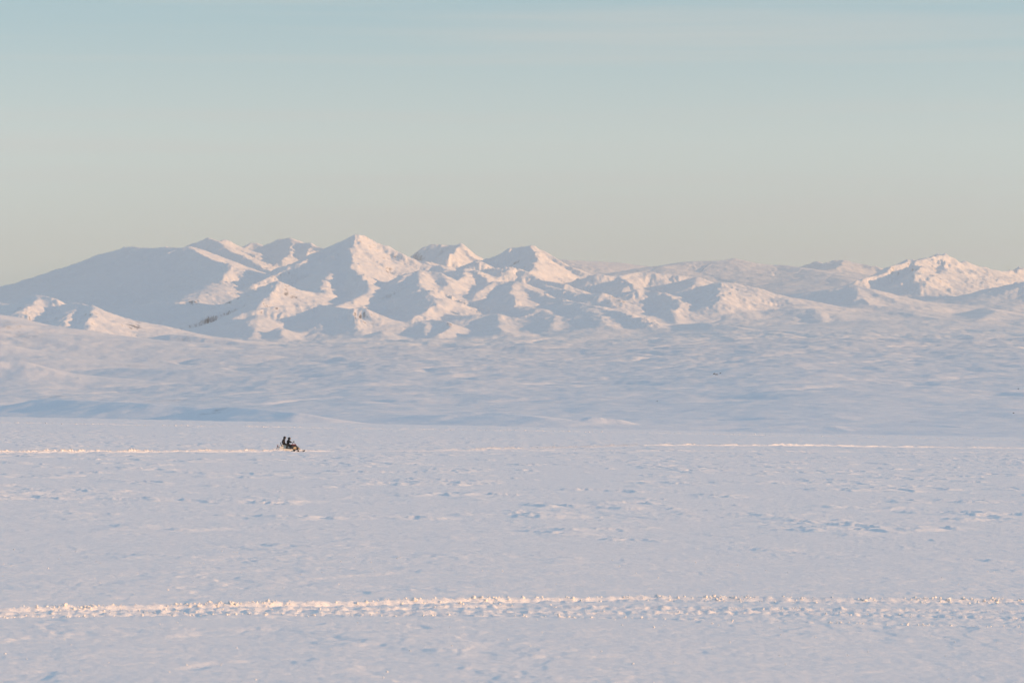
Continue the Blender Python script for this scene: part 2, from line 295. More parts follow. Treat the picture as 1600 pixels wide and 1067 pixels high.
# ridge = (points (u, v, km), crest slope, relief scale, crest rounding)
RIDGES = [
 # far back row
 ([(-160, 455, 16.4), (0, 449, 15.5), (40, 443, 15.1), (75, 441, 14.8), (105, 430, 14.3), (150, 408, 13.6), (180, 393, 13.1), (200, 387, 12.85), (260, 388, 12.3), (295, 387, 12.0)], .42, 420, 14),
 ([(280, 397, 14.4), (305, 378, 14.6), (325, 371, 14.6), (346, 382, 14.3), (370, 396, 14.0), (396, 409, 13.6), (425, 428, 13.2)], .5, 330, 6),
 ([(340, 378, 15.2), (350, 374, 15.2), (370, 387, 15.2), (400, 400, 15.0)], .5, 250, 4),
 ([(375, 392, 16.5), (398, 379.5, 16.6), (415, 388, 16.5)], .45, 200, 5),
 ([(370, 392, 15.4), (400, 391, 15.5), (420, 380, 15.6), (436, 373.5, 15.6), (452, 373, 15.6), (468, 381, 15.4), (486, 380, 15.3), (510, 395, 15.0), (540, 412, 14.8)], .5, 300, 5),
 ([(456, 374, 15.6), (455, 392, 15.1), (440, 408, 14.7)], .55, 260, 6),
 ([(486, 380, 15.3), (480, 395, 15.0)], .5, 220, 6),
 ([(625, 418, 14.2), (640, 411, 14.4), (655, 396, 14.5), (664, 384.5, 14.5), (680, 381, 14.5), (705, 382, 14.5), (716, 383, 14.4), (725, 391, 14.3), (737, 401, 14.2), (757, 406, 14.1)], .75, 260, 4),
 ([(716, 383, 14.4), (712, 392, 14.15), (702, 402, 13.9)], .7, 240, 3),
 ([(740, 412, 13.0), (757, 406, 13.0), (778, 400, 13.0), (800, 388.5, 13.0), (812, 387.5, 13.0), (827, 388.5, 13.0), (846, 395, 13.0), (870, 407, 12.9), (900, 421, 12.8), (925, 432, 12.7), (960, 445, 12.5)], .6, 330, 5),
 ([(828, 388.5, 13.0), (838, 398, 12.7), (836, 415, 12.3), (822, 432, 11.9)], .6, 330, 5),
 ([(868, 406, 16.5), (890, 408, 16.8), (950, 410, 17), (1000, 420, 17), (1040, 428, 17)], .14, 110, 40),
 ([(990, 425, 15.5), (1030, 417.5, 15.7), (1080, 408.5, 16), (1115, 408, 16), (1150, 410, 16), (1210, 414, 16), (1260, 419, 15.7), (1300, 430, 15.2), (1330, 440, 14.8)], .16, 130, 30),
 ([(1120, 409.5, 16), (1147, 403, 16), (1152, 404, 16), (1178, 412.5, 16)], .22, 100, 6),
 ([(1250, 417, 17.5), (1275, 410, 17.5), (1290, 412.5, 17.4), (1305, 406.5, 17.4), (1318, 406.5, 17.4), (1345, 414, 17.3), (1365, 416.5, 17.2), (1390, 430, 17.0)], .36, 200, 8),
 ([(1318, 407, 17.4), (1312, 417, 16.8)], .3, 160, 8),
 # right mountain
 ([(1340, 440, 12.5), (1382, 425, 12.7), (1397, 415, 12.8), (1420, 410.5, 12.95), (1445, 402.5, 13.15), (1474, 401, 13.4), (1500, 410.5, 13.6), (1512, 413, 13.7), (1550, 421.5, 14.0), (1566, 424, 14.1), (1600, 422, 14.4), (1680, 430, 15.0)], .62, 300, 5),
 ([(1474, 401, 13.4), (1477, 411, 13.2), (1476, 422, 13.0)], .7, 200, 4),
 ([(1476, 422, 13.0), (1450, 436, 12.6), (1436, 450, 12.3)], .4, 160, 12),
 ([(1428, 410, 13.0), (1438, 419, 12.75), (1428, 430, 12.5)], .6, 140, 5),
 ([(1536, 420, 13.9), (1548, 436, 13.4)], .5, 200, 10),
 ([(1540, 466, 12.0), (1560, 461, 12.0), (1580, 455, 12.0), (1600, 446, 12.0), (1650, 428, 12.0), (1720, 420, 12.0)], .4, 260, 8),
 # middle range, right half
 ([(880, 446, 12.0), (905, 436, 12.0), (935, 428.5, 12.0), (962, 432, 12.1), (995, 425.5, 12.2), (1020, 425, 12.2), (1060, 430, 12.2), (1088, 434, 12.2), (1115, 448, 12.0)], .45, 200, 6),
 ([(968, 432, 12.1), (985, 444, 11.7)], .5, 150, 5),
 ([(1088, 434, 12.2), (1085, 446, 11.7)], .4, 150, 8),
 ([(1060, 463, 10.9), (1090, 452, 10.9), (1110, 446, 10.9), (1125, 443, 10.9), (1145, 444, 10.9), (1180, 455, 10.9), (1228, 469, 10.8), (1260, 478, 10.7)], .34, 200, 9),
 ([(1128, 443.5, 10.9), (1124, 458, 10.6), (1120, 475, 10.3)], .36, 180, 7),
 ([(950, 470, 10.7), (975, 459, 10.7), (1000, 452.5, 10.7), (1036, 453.5, 10.65), (1060, 469, 10.5), (1066, 472, 10.4), (1052, 488, 10.15), (1056, 506, 9.85)], .42, 150, 9),
 ([(1240, 464, 11.6), (1270, 455.5, 11.5), (1300, 451.5, 11.5), (1335, 446, 11.5), (1358, 453, 11.4), (1377, 463, 11.2)], .34, 110, 10),
 ([(1335, 446, 11.5), (1342, 460, 11.2), (1352, 472, 11.0)], .3, 80, 10),
 ([(1190, 484, 10.4), (1225, 481, 10.35), (1266, 480, 10.3), (1285, 495, 10.1), (1280, 512, 9.8), (1235, 527, 9.4)], .28, 55, 10),
 ([(1300, 478, 11.0), (1360, 477, 10.9), (1416, 482, 10.8)], .2, 50, 15),
 ([(1400, 486, 10.6), (1465, 497, 10.3)], .2, 30, 10),
 ([(1060, 506, 9.6), (1090, 504, 9.5), (1140, 509, 9.3), (1186, 520, 9.0)], .22, 45, 8),
 ([(1300, 503, 9.6), (1400, 500, 9.5), (1500, 503, 9.4)], .12, 40, 18),
 ([(1545, 482, 10.8), (1556, 487, 10.6), (1530, 500, 10.2)], .22, 40, 12),
 # middle range, centre
 ([(650, 411, 11.9), (665, 408, 11.8), (686, 415, 11.6), (700, 422, 11.4)], .45, 120, 6),
 ([(622, 440, 10.7), (645, 426, 10.9), (665, 423, 10.95), (690, 428, 10.9), (698, 444, 10.7)], .55, 160, 6),
 ([(655, 424, 10.92), (652, 442, 10.6), (671, 458, 10.35), (683, 471, 10.15), (664, 486, 9.95), (640, 500, 9.75)], .45, 130, 7),
 ([(712, 432, 11.3), (726, 418.5, 11.4), (733, 420, 11.4)], .5, 130, 5), ([(727, 418.5, 11.4), (722, 432, 11.1), (712, 444, 10.9)], .5, 140, 4),
 ([(743, 420, 11.35), (750, 432, 11.2), (762, 440, 11.05)], .5, 150, 5),
 ([(735, 411, 12.3), (745, 408, 12.3)], .4, 80, 6),
 ([(748, 412, 11.7), (757, 411.5, 11.7), (770, 415, 11.7), (784, 424, 11.6)], .5, 130, 5),
 ([(778, 440, 11.3), (790, 424, 11.4), (798, 415.5, 11.45), (806, 419, 11.45), (822, 426, 11.4), (850, 439, 11.3), (885, 447, 11.2)], .5, 200, 5),
 ([(765, 441, 11.0), (785, 439, 11.0), (806, 440, 11.0), (826, 452, 10.8), (858, 464, 10.6), (880, 470, 10.5)], .45, 160, 6),
 ([(806, 440, 11.0), (798, 455, 10.65), (808, 478, 10.3), (815, 500, 9.9)], .42, 170, 7),
 ([(772, 440, 11.0), (757, 450, 10.8), (742, 462, 10.6)], .45, 120, 5),
 ([(850, 446, 11.1), (870, 452, 10.9), (905, 459, 10.7), (944, 462, 10.55), (958, 476, 10.35)], .33, 140, 9),
 ([(880, 471, 10.2), (905, 474, 10.1), (935, 482, 9.95), (985, 494, 9.7), (1022, 507, 9.5)], .32, 110, 9),
 ([(905, 474, 10.1), (930, 490, 9.8), (940, 508, 9.5)], .25, 100, 14),
 ([(825, 480, 10.1), (850, 482, 10.0), (870, 495, 9.8), (862, 515, 9.5)], .3, 90, 8),
 ([(700, 490, 10.0), (735, 494, 9.9), (775, 490, 9.9), (782, 505, 9.7), (770, 515, 9.5)], .3, 70, 8),
 ([(620, 497, 9.9), (650, 500, 9.8), (666, 507, 9.65), (664, 524, 9.35)], .3, 50, 6),
 ([(672, 500, 9.75), (698, 502, 9.7), (702, 512, 9.5), (685, 524, 9.3)], .4, 45, 4),
 ([(760, 515, 9.4), (780, 511, 9.4), (786, 516, 9.3)], .3, 30, 4),
 # main peak
 ([(395, 447, 10.95), (415, 436, 11.05), (440, 424, 11.2), (462, 413, 11.3), (480, 406.5, 11.4), (510, 397.5, 11.5), (527, 387, 11.6), (545, 373.5, 11.65), (556, 369.5, 11.65), (568, 374, 11.65), (584, 383, 11.7), (600, 392, 11.75), (620, 401.5, 11.85), (640, 409, 12.0), (655, 414, 12.1), (690, 428, 12.1)], .52, 330, 5),
 ([(556, 370, 11.65), (551, 385, 11.45), (548, 402, 11.25), (552, 420, 11.0), (566, 434, 10.8), (577, 446, 10.65), (571, 459, 10.5), (548, 472, 10.3), (520, 480, 10.1)], .5, 260, 7),
 ([(531, 390, 11.6), (522, 412, 11.2), (512, 438, 10.85), (498, 462, 10.5)], .5, 220, 10),
 ([(434, 442, 10.35), (450, 450, 10.4), (470, 455, 10.45), (492, 458, 10.6)], .48, 170, 6),
 ([(434, 442, 10.35), (428, 455, 10.2), (412, 470, 10.0), (402, 484, 9.85)], .5, 150, 5),
 ([(478, 478, 9.95), (500, 476, 10.0), (520, 479, 9.9), (545, 483, 9.75), (563, 480, 9.75)], .5, 120, 6),
 ([(402, 484, 9.85), (440, 478, 9.9), (478, 478, 9.95)], .5, 120, 5),
 ([(524, 484, 9.85), (530, 497, 9.7), (538, 503, 9.6)], .55, 90, 4),
 ([(555, 484, 9.75), (554, 498, 9.6), (556, 508, 9.5)], .6, 90, 4),
 ([(510, 494, 9.8), (503, 508, 9.6)], .5, 60, 6), ([(401, 492, 9.75), (397, 520, 9.45)], .45, 60, 9), ([(440, 513, 9.5), (444, 527, 9.35)], .4, 30, 6),
 ([(585, 520, 9.35), (592, 517, 9.35), (594, 521, 9.3)], .3, 25, 4),
 # left flank below the massif
 ([(295, 387, 12.0), (318, 400, 11.75), (338, 409, 11.6), (357, 414.5, 11.45), (368, 422, 11.35), (380, 435, 11.25), (402, 449, 11.1)], .55, 330, 5),
 ([(357, 414.5, 11.45), (352, 426, 11.25), (343, 442, 11.0)], .55, 200, 6),
 ([(343, 443, 11.0), (318, 456, 10.75), (298, 470, 10.55), (250, 500, 10.25), (205, 520, 10.0)], .30, 200, 40),
 ([(195, 497, 10.5), (228, 494, 10.5), (250, 497, 10.4)], .6, 60, 4),
 # left foreground hills
 ([(-60, 478, 9.6), (0, 474.5, 9.4), (20, 479, 9.3), (40, 477, 9.2), (58, 463, 9.2), (70, 464, 9.15), (82, 467, 9.1), (100, 477, 9.05), (114, 472.5, 9.0), (130, 474, 8.95), (144, 475.5, 8.9), (165, 488, 8.9), (190, 503, 8.9), (215, 514, 8.9), (250, 525, 8.9)], .48, 150, 5),
 ([(144, 475.5, 8.9), (141, 490, 8.65), (135, 506, 8.45)], .5, 130, 6),
 ([(120, 473.5, 9.0), (105, 490, 8.7), (98, 503, 8.5)], .5, 110, 7),
 ([(60, 463.5, 9.2), (45, 482, 8.9), (30, 495, 8.7)], .5, 120, 7),
 ([(-260, 455, 7.6), (-120, 472, 7.7), (0, 494, 7.8), (50, 507, 7.9), (90, 515, 8.0), (150, 526, 8.1)], .24, 120, 20),
 ([(-200, 512, 6.6), (0, 540, 6.6), (30, 549, 6.6), (62, 558, 6.6), (100, 566, 6.6)], .2, 60, 14),
 ([(-150, 562, 5.6), (0, 565.5, 5.6), (24, 565.5, 5.6), (40, 570, 5.6), (70, 578, 5.55), (110, 588, 5.5)], .25, 45, 8),
 ([(150, 548, 8.7), (200, 535, 8.5), (250, 524.5, 8.3), (272, 523, 8.2), (300, 525, 8.15), (340, 531, 8.1), (400, 538, 8.0)], .34, 70, 10),
 ([(180, 575, 6.0), (230, 577, 5.9), (310, 578, 5.8), (350, 586, 5.7)], .16, 25, 14),
 # low bluff behind the near field and small knolls
 ([(-150, 648, 2.5), (0, 637, 2.5), (35, 632, 2.5), (68, 625, 2.5), (90, 624, 2.48), (110, 625.5, 2.46), (180, 628, 2.4), (250, 631, 2.3), (330, 637, 2.25), (400, 645, 2.2)], .2, 14, 5),
 ([(340, 637, 2.15), (380, 636.5, 2.1), (420, 640, 2.05), (470, 646, 2.0)], .2, 8, 3),
 ([(640, 650, 2.15), (700, 648, 2.1), (740, 644, 2.1), (770, 644, 2.1), (810, 648, 2.05), (850, 653, 2.0)], .12, 5, 4),
 ([(905, 654, 2.0), (925, 651, 2.0), (940, 651, 2.0), (970, 654, 2.0)], .25, 2.2, 1.0),
 ([(1460, 606, 4.1), (1500, 601, 4.1), (1530, 603, 4.05), (1570, 609, 4.0)], .2, 10, 3),
 ([(1040, 596, 5.0), (1095, 588, 5.0), (1105, 588.5, 5.0), (1130, 594, 4.95)], .2, 12, 3),
 ([(540, 554, 7.6), (552, 552.5, 7.6), (560, 554, 7.5)], .3, 12, 2),
 ([(1220, 664, 1.75), (1290, 664, 1.75), (1330, 673, 1.7)], .1, 3, 2),
 ([(1410, 664, 1.9), (1450, 662, 1.9), (1500, 668, 1.85)], .1, 3, 2),
]

def ridge_fields(X, Y, Z0, seed_off=0.0):
    """union of the ridges over the base, by a soft maximum"""
    Z = Z0.copy(); near = np.zeros(Z0.shape, np.float32)
    # the coordinates are bent a little so that crests wander
    wx = X + 10 * fbm(X / 130 + 3, Y / 170, 4, .6); wy = Y + 40 * fbm(X / 110 - 8, Y / 200, 4, .6)
    y_lo, y_hi = Y[0, 0], Y[-1, 0]
    for ri, (pts, s, D, r0) in enumerate(RIDGES):
        P = np.array([wpt(*p) for p in pts])
        reach = 3.6 * D / s
        if P[:, 1].max() + reach < y_lo or P[:, 1].min() - reach > y_hi: continue
        r_a = np.searchsorted(Y[:, 0], P[:, 1].min() - reach); r_b = np.searchsorted(Y[:, 0], P[:, 1].max() + reach)
        if r_b - r_a < 2: continue
        tmin = ((P[:, 0].min() - reach) / Y[r_a:r_b, 0]).min(); tmax = ((P[:, 0].max() + reach) / Y[r_a:r_b, 0]).max()
        tt = X[0] / Y[0, 0]
        c_a = np.searchsorted(tt, tmin); c_b = np.searchsorted(tt, tmax)
        if c_b - c_a < 2: continue
        sx = wx[r_a:r_b, c_a:c_b]; sy = wy[r_a:r_b, c_a:c_b]
        best = None; acc = 0.0
        zb = Z0[r_a:r_b, c_a:c_b]
        for a, b in zip(P[:-1], P[1:]):
            dx, dy = b[0] - a[0], b[1] - a[1]; L2 = dx * dx + dy * dy; L = math.sqrt(L2)
            t = np.clip(((sx - a[0]) * dx + (sy - a[1]) * dy) / L2, 0, 1)
            d = np.hypot(sx - a[0] - t * dx, sy - a[1] - t * dy)
            zc = a[2] + t * (b[2] - a[2]); al = acc + t * L
            acc += L
            rel = np.maximum(zc - zb, 0.5) * 1.06
            h = zc - rel * (1 - np.exp(-s * d / rel - (d / (2.2 * D / s)) ** 2))
            if best is None: bd, bz, ba, bs = d, zc, al, h; best = 1
            else:
                m = h > bs
                bs = np.where(m, h, bs); bd = np.where(m, d, bd); bz = np.where(m, zc, bz); ba = np.where(m, al, ba)
        # ribs and gullies run down the flanks
        amp = min(1.0, D / 200)
        rib = fbm(ba / (44 + 0.16 * D) + 31.7 * ri, bd / 500 + ri, 4, 0.6)
        k = 1 + 0.36 * min(1.0, D / 150) * rib * sstep(0, 60, bd)
        dd = np.sqrt((np.minimum(bd, 150) * k + np.maximum(bd - 150, 0)) ** 2 + r0 * r0) - r0
        rel = np.maximum(bz - zb, 0.5) * 1.06
        h = bz - rel * (1 - np.exp(-s * dd / rel - (dd / (2.2 * D / s)) ** 2))
        kk = 1.0 + 0.02 * D
        cur = Z[r_a:r_b, c_a:c_b]
        kk = kk * np.clip((np.minimum(h, cur) - zb) / 30, 0, 1) + 0.02
        hi = np.maximum(cur, h); df = np.abs(cur - h)
        # fade to nothing at the end of reach so no seams appear
        if D > 80 and s > .3:
            nn = near[r_a:r_b, c_a:c_b]
            np.maximum(nn, np.where(h >= cur - 4, np.exp(-(bd / (.35 * D)) ** 2), 0), out=nn)
        Z[r_a:r_b, c_a:c_b] = hi + kk * np.log1p(np.exp(-df / kk))
    return Z, near

ROCKS = [  # u, v, km, radius across (px), radius along slope, strength: dark outcrops
 (302, 470, 10.6, 12, 60, .8), (370, 470, 10.6, 34, 160, .45), (320, 490, 10.4, 30, 160, .4), (560, 392, 11.4, 14, 120, .3), (210, 505, 10.2, 22, 160, .7), (340, 468, 10.5, 40, 260, .42), (250, 503, 10.1, 30, 200, .5), (430, 430, 11.1, 30, 160, .2),
 (455, 462, 10.25, 16, 90, .6), (575, 492, 9.7, 24, 200, .5), (560, 500, 9.6, 14, 120, .6), (600, 500, 9.7, 14, 160, .5), (420, 482, 9.85, 26, 90, .5), (530, 525, 9.3, 8, 60, .6),
 (962, 468, 10.5, 26, 260, .62), (925, 445, 11.5, 24, 200, .4), (702, 507, 9.6, 8, 60, .8), (650, 402, 14.3, 16, 300, .3), (815, 412, 12.6, 24, 300, .25),
 (100, 490, 8.8, 55, 240, .45), (140, 485, 8.7, 26, 120, .5), (30, 480, 8.9, 26, 120, .55), (15, 520, 7.4, 60, 200, .35), (55, 525, 7.3, 30, 160, .4), (160, 500, 8.7, 22, 120, .4),
 (1150, 475, 10.3, 60, 240, .3), (1110, 503, 9.5, 26, 60, .45), (1440, 415, 13.2, 50, 300, .3), (1550, 424, 13.1, 50, 200, .35), (870, 485, 10.0, 50, 240, .28), (540, 395, 11.5, 26, 200, .15), (600, 415, 11.6, 40, 300, .3),
 (300, 530, 8.4, 40, 60, .4), (210, 572, 6.0, 40, 60, .35), (90, 619, 2.48, 30, 12, .6), (260, 626, 2.3, 60, 12, .5), (340, 641, 2.1, 40, 12, .5), (755, 638, 2.1, 18, 8, .6), (1290, 660, 1.75, 12, 8, .6), (1420, 659, 1.9, 20, 8, .5)]

def gullies(X, Y, Z, mask, lam0, amp0, octv):
    """branching gullies and ribs that run down whatever slope they are on"""
    dY = np.gradient(Y[:, 0])[:, None].astype(np.float32); dX = np.gradient(X, axis=1).astype(np.float32)
    zy, zx = np.gradient(Z); gx = (zx / dX).astype(np.float32); gy = (zy / dY).astype(np.float32)
    # the slope that steers them is the broad one
    for _ in range(2):
        gx = (gx + np.roll(gx, 3, 0) + np.roll(gx, -3, 0) + np.roll(gx, 6, 1) + np.roll(gx, -6, 1)) / 5
        gy = (gy + np.roll(gy, 3, 0) + np.roll(gy, -3, 0) + np.roll(gy, 6, 1) + np.roll(gy, -6, 1)) / 5
    out = np.zeros(Z.shape, np.float32); lam, amp = lam0, amp0
    for o in range(octv):
        sl = np.hypot(gx, gy) + 1e-5
        sx, sy = -gy / sl, gx / sl
        px, py = X / lam + 13.7 * o, Y / lam + 5.1 * o
        ix, iy = np.floor(px), np.floor(py)
        fx, fy = (px - ix).astype(np.float32), (py - iy).astype(np.float32)
        ix = ix.astype(np.int64) & 511; iy = iy.astype(np.int64) & 511
        c = np.zeros(Z.shape, np.float32); d = np.zeros(Z.shape, np.float32); wt = np.zeros(Z.shape, np.float32)
        for i in (-1, 0, 1):
            for j in (-1, 0, 1):
                h = _perm[_perm[(ix + i) & 511] + ((iy + j) & 511)] & 511
                vx = fx - i - .5 - .5 * _gx[h]; vy = fy - j - .5 - .5 * _gy[h]
                w = np.exp(-2.2 * (vx * vx + vy * vy))
                ph = 6.2832 * (vx * sx + vy * sy)
                c += np.cos(ph) * w; d -= np.sin(ph) * w; wt += w
        c /= wt; d /= wt
        k = amp * sstep(.04, .42, sl) * mask
        out += k * c
        gx = gx + 6.2832 / lam * k * d * sx * .8; gy = gy + 6.2832 / lam * k * d * sy * .8
        lam *= .5; amp *= .52
    return out

def terrain(X, Y, far):
    b = base_height(X, Y)
    # long swells and shallow stream hollows on the plain
    sc = np.clip(Y / 6000, .25, 1.6)
    b = b + 5.0 * sc * fbm(X / 420, Y / 700, 4, 0.5) + 6.2 * sc * fbm(X / 125 + 5, Y / 300, 4, 0.55)
    b = b + 1.5 * np.minimum(sc, 1) * fbm(X / 34, Y / 70 + 3, 3, .55)
    hol = fbm(X / 520 + 40, Y / 560, 3); b = b - 4.0 * sc * np.exp(-(hol / 0.05) ** 2)
    sel = sstep(8600, 9800, Y)
    sel = sel * (1 - .6 * sstep(820, 960, 800 + F * X / Y) * sstep(11000, 12000, Y))
    b = b + sel * (14 * fbm(X / 420 + 1, Y / 480, 3, .45) + 3 * fbm(X / 160 + 1, Y / 200, 3, .5))
    Z, near = ridge_fields(X, Y, b)
    up = sstep(4, 60, Z - b)
    crag = sstep(-.1, .5, fbm(X / 210 + 77, Y / 260, 3))
    Z = Z + near * crag * (7.0 * fbm(X / 42 + 9, Y / 60, 4, .6, ridged=True) - 1.5)
    q = 18 * fbm(X / 90 + 50, Y / 110, 3)
    rough = 1 - .55 * sstep(430, 330, 800 + F * X / Y) * sstep(10300, 11000, Y)
    U_ = 800 + F * X / Y
    rough = rough * (1 - .6 * sstep(820, 960, U_) * sstep(10600, 11600, Y) * (1 - sstep(1330, 1400, U_) * sstep(15000, 14200, Y)))
    rough = rough * (1 + .5 * sstep(1370, 1430, U_) * sstep(15000, 14200, Y) * sstep(11500, 12200, Y))
    rough = rough * (.45 + .75 * sstep(-.3, .3, fbm(X / 600 + 31, Y / 800, 2)))
    Z = Z + up * rough * (13.0 * fbm((X + q) / 280, (Y - 2 * q) / 350, 4, .5, ridged=True) - 5)
    if far: Z = Z + gullies(X, Y, Z, up * (.25 + .75 * rough), 200.0, 7.5, 4) + up * .9 * fbm(X / 22, Y / 34, 3, .6)
    return Z, up

def rock_mask(X, Y, Z):
    gy, gx = np.gradient(Z)
    dY = np.gradient(Y[:, 0])[:, None]; dX = np.gradient(X, axis=1)
    slope = np.hypot(gx / dX, gy / dY)
    rock = np.full(X.shape, -.38 if Y[-1, 0] > 9000 else .22, np.float32) + 0.45 * sstep(.5, 1.0, slope)
    R = np.zeros(X.shape, np.float32)
    for u, v, ky, ru, rl, st in ROCKS:
        j = int(np.searchsorted(X[0] / Y[0, 0], (u - 800) / F))
        hit = np.where(VH - (Z[:, j] - EYE) / Y[:, j] * F <= v)[0]
        if not len(hit) or hit[0] < 3: continue
        x, y = X[hit[0], j], Y[hit[0], j]
        q = ((X - x) / (ru / F * y)) ** 2 + ((Y - y) / (rl * 1.6)) ** 2
        R = np.maximum(R, st * np.exp(-q * .8))
    n = fbm(X / 46, Y / 60, 4, .6)
    if Y[-1, 0] < 9000: R = R * .45
    return rock + R * 1.5 * (.75 + .9 * fbm(X / 13, Y / 22, 3, .6)) + 0.5 * n * (0.3 + R) + .25 * sstep(.35, .8, slope) * (R > .05)

def build_terrain(name, y0, y1, nr, nc, mat, power=1.0):
    ys = np.geomspace(y0, y1, nr)
    ts = np.linspace(-0.185, 0.185, nc)
    T, Y = np.meshgrid(ts, ys); X = T * Y
    Z, up = terrain(X, Y, y1 > 9000)
    o = grid_mesh(name, X, Y, Z, mat, {'rock': rock_mask(X, Y, Z)})
    tag(o, kind='structure')
    return X, Y, Z
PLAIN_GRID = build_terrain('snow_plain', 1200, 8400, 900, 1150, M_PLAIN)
build_terrain('mountains', 8400, 20000, 1100, 1450, M_MOUNT)

# ------------------------------------------------------------------ broken snow thrown up along the tracks
def ico():
    bm = bmesh.new(); bmesh.ops.create_icosphere(bm, subdivisions=1, radius=1.0)
    v = np.array([q.co[:] for q in bm.verts]); f = np.array([[q.index for q in p.verts] for p in bm.faces]); bm.free()
    return v, f
ICO_V, ICO_F = ico()

def clods(name, px, py, size, rs, sink=.15):
    n = len(px)
    v = np.repeat(ICO_V[None], n, 0)
    v = v * (1 + .28 * rs.randn(n, len(ICO_V), 1).clip(-1.6, 1.6))
    v = v * (np.stack([rs.uniform(.7, 1.5, n), rs.uniform(.7, 1.3, n), rs.uniform(.55, 1.05, n)], -1) * size[:, None])[:, None, :]
    a = rs.uniform(0, 6.283, n); b = rs.uniform(-.6, .6, n)
    ca, sa, cb, sb = np.cos(a)[:, None], np.sin(a)[:, None], np.cos(b)[:, None], np.sin(b)[:, None]
    x, y, z = v[..., 0], v[..., 1], v[..., 2]
    x, z = x * cb - z * sb, x * sb + z * cb
    x, y = x * ca - y * sa, x * sa + y * ca
    pz = field_height(px[None], py[None])[0] + size * (.36 - sink)
    co = np.stack([x + px[:, None], y + py[:, None], z + pz[:, None]], -1).reshape(-1, 3)
    f = (ICO_F[None] + (np.arange(n) * len(ICO_V))[:, None, None]).reshape(-1, 3)
    o = raw_mesh(name, co, f, M_CLOD)
    o.data.polygons.foreach_set('use_smooth', rs.rand(len(f)) < .8)
    return tag(o, kind='stuff')

def along(lane, x0, x1, dens, rs, smin, smax, far_bias, spread, clump=1.0):
    n = int((x1 - x0) * dens * 3)
    x = rs.uniform(x0, x1, n)
    p = .18 + 1.1 * sstep(-.1, .55, fbm(x[None] / clump + lane.w[1, 1], x[None] * 0 + 3.3, 3)[0])
    x = x[rs.rand(n) < p * .6]; n = len(x)
    side = np.where(rs.rand(n) < far_bias, 1.0, -1.0)
    y = lane.y(x) + side * lane.width * 1.05 + rs.randn(n) * spread
    s = smin + (smax - smin) * rs.rand(n) ** 4.5
    return x, y, s

rs = np.random.RandomState(11)
xs, ys_, ss = [], [], []
for L, dn, sm, fb in zip(NEAR, (70, 20, 16, 32), (.042, .03, .028, .034), (.85, .7, .6, .6)):
    x, y, q = along(L, -15, 15, dn, rs, .006, sm, fb, .14, 1.1); xs.append(x); ys_.append(y); ss.append(q)
x = rs.uniform(-16, 16, 500); xs.append(x); ys_.append(rs.uniform(42, 100, 500)); ss.append(rs.uniform(.006, .02, 500))
tag(clods('snow_clods', np.concatenate(xs), np.concatenate(ys_), np.concatenate(ss), rs), 'broken lumps of snow along the nearest snowmobile tracks', 'snow clods')
xs, ys_, ss = [], [], []
for L, a, b, dn, sm in ((MID[0], -95, 95, 9, .05), (MID[1], 2, 95, 7, .05)):
    x, y, q = along(L, a, b, dn, rs, .02, sm, .65, .35, 6.0); y = y - 1.6 * perlin(x / 23 + L.depth, x * 0 + .4)
    if L.fade is not None: kp = (x < L.fade) | (rs.rand(len(x)) < .2); x, y, q = x[kp], y[kp], q[kp]
    xs.append(x); ys_.append(y); ss.append(q)
tag(clods('snow_clods', np.concatenate(xs), np.concatenate(ys_), np.concatenate(ss), rs), 'loose snow along the track the snowmobile follows', 'snow clods')
x, y, q = along(FAR[0], -180, 180, 5, rs, .05, .17, .6, .8, 9.0)
tag(clods('snow_clods', x, y, q, rs), 'row of snow lumps along the far edge of the snow field', 'snow clods')

# ------------------------------------------------------------------ boulders far out on the plain
def plain_point(u, v):
    X, Y, Z = PLAIN_GRID
    j = int(np.searchsorted(X[0] / Y[0, 0], (u - 800) / F))
    vv = VH - (Z[:, j] - EYE) / Y[:, j] * F
    ok = np.where((vv <= v) & (Y[:, j] > 1600))[0]
    i = int(ok[0]) if len(ok) else len(Y) - 1
    return X[i, j], Y[i, j], Z[i, j]

def boulder(u, v, w, h, label, seed):
    r = np.random.RandomState(seed)
    bm = bmesh.new(); bmesh.ops.create_icosphere(bm, subdivisions=3, radius=1.0)
    off = r.uniform(0, 50, 3)
    for q in bm.verts:
        c = q.co
        k = 1 + .35 * float(fbm(np.array([[c.x * 1.2 + off[0] + c.z]]), np.array([[c.y * 1.2 + off[1] - c.z * .7]]), 4, .6)[0, 0])
        q.co = Vector((c.x * k * w / 2, c.y * k * w / 2.4, max(c.z, -.4) * k * h * .75))
    me = bpy.data.meshes.new('boulder'); bm.to_mesh(me); bm.free(); me.materials.append(M_ROCK)
    o = bpy.data.objects.new('boulder', me); COL.objects.link(o)
    o.location = plain_point(u, v); o.rotation_euler.z = r.uniform(-.4, .4)
    tag(o, label, 'boulder', 'boulders on the snowy plain')
boulder(1114.5, 585, 2.8, 1.7, 'leftmost of three dark boulders in a row on the snowy plain', 1)
boulder(1119.5, 585.6, 3.4, 1.3, 'low dark boulder in the middle of a row of three', 2)
boulder(1125.2, 584.4, 2.2, 1.2, 'smallest dark boulder at the right end of a row of three', 3)
boulder(1582, 646, 1.2, .55, 'dark boulder low on the plain just beyond the snow field at the far right', 4)
boulder(1590, 608, 1.5, .8, 'dark boulder higher up the plain at the far right', 5)
boulder(1027, 627, 1.1, .7, 'lone tiny boulder on the open plain right of the middle', 6)

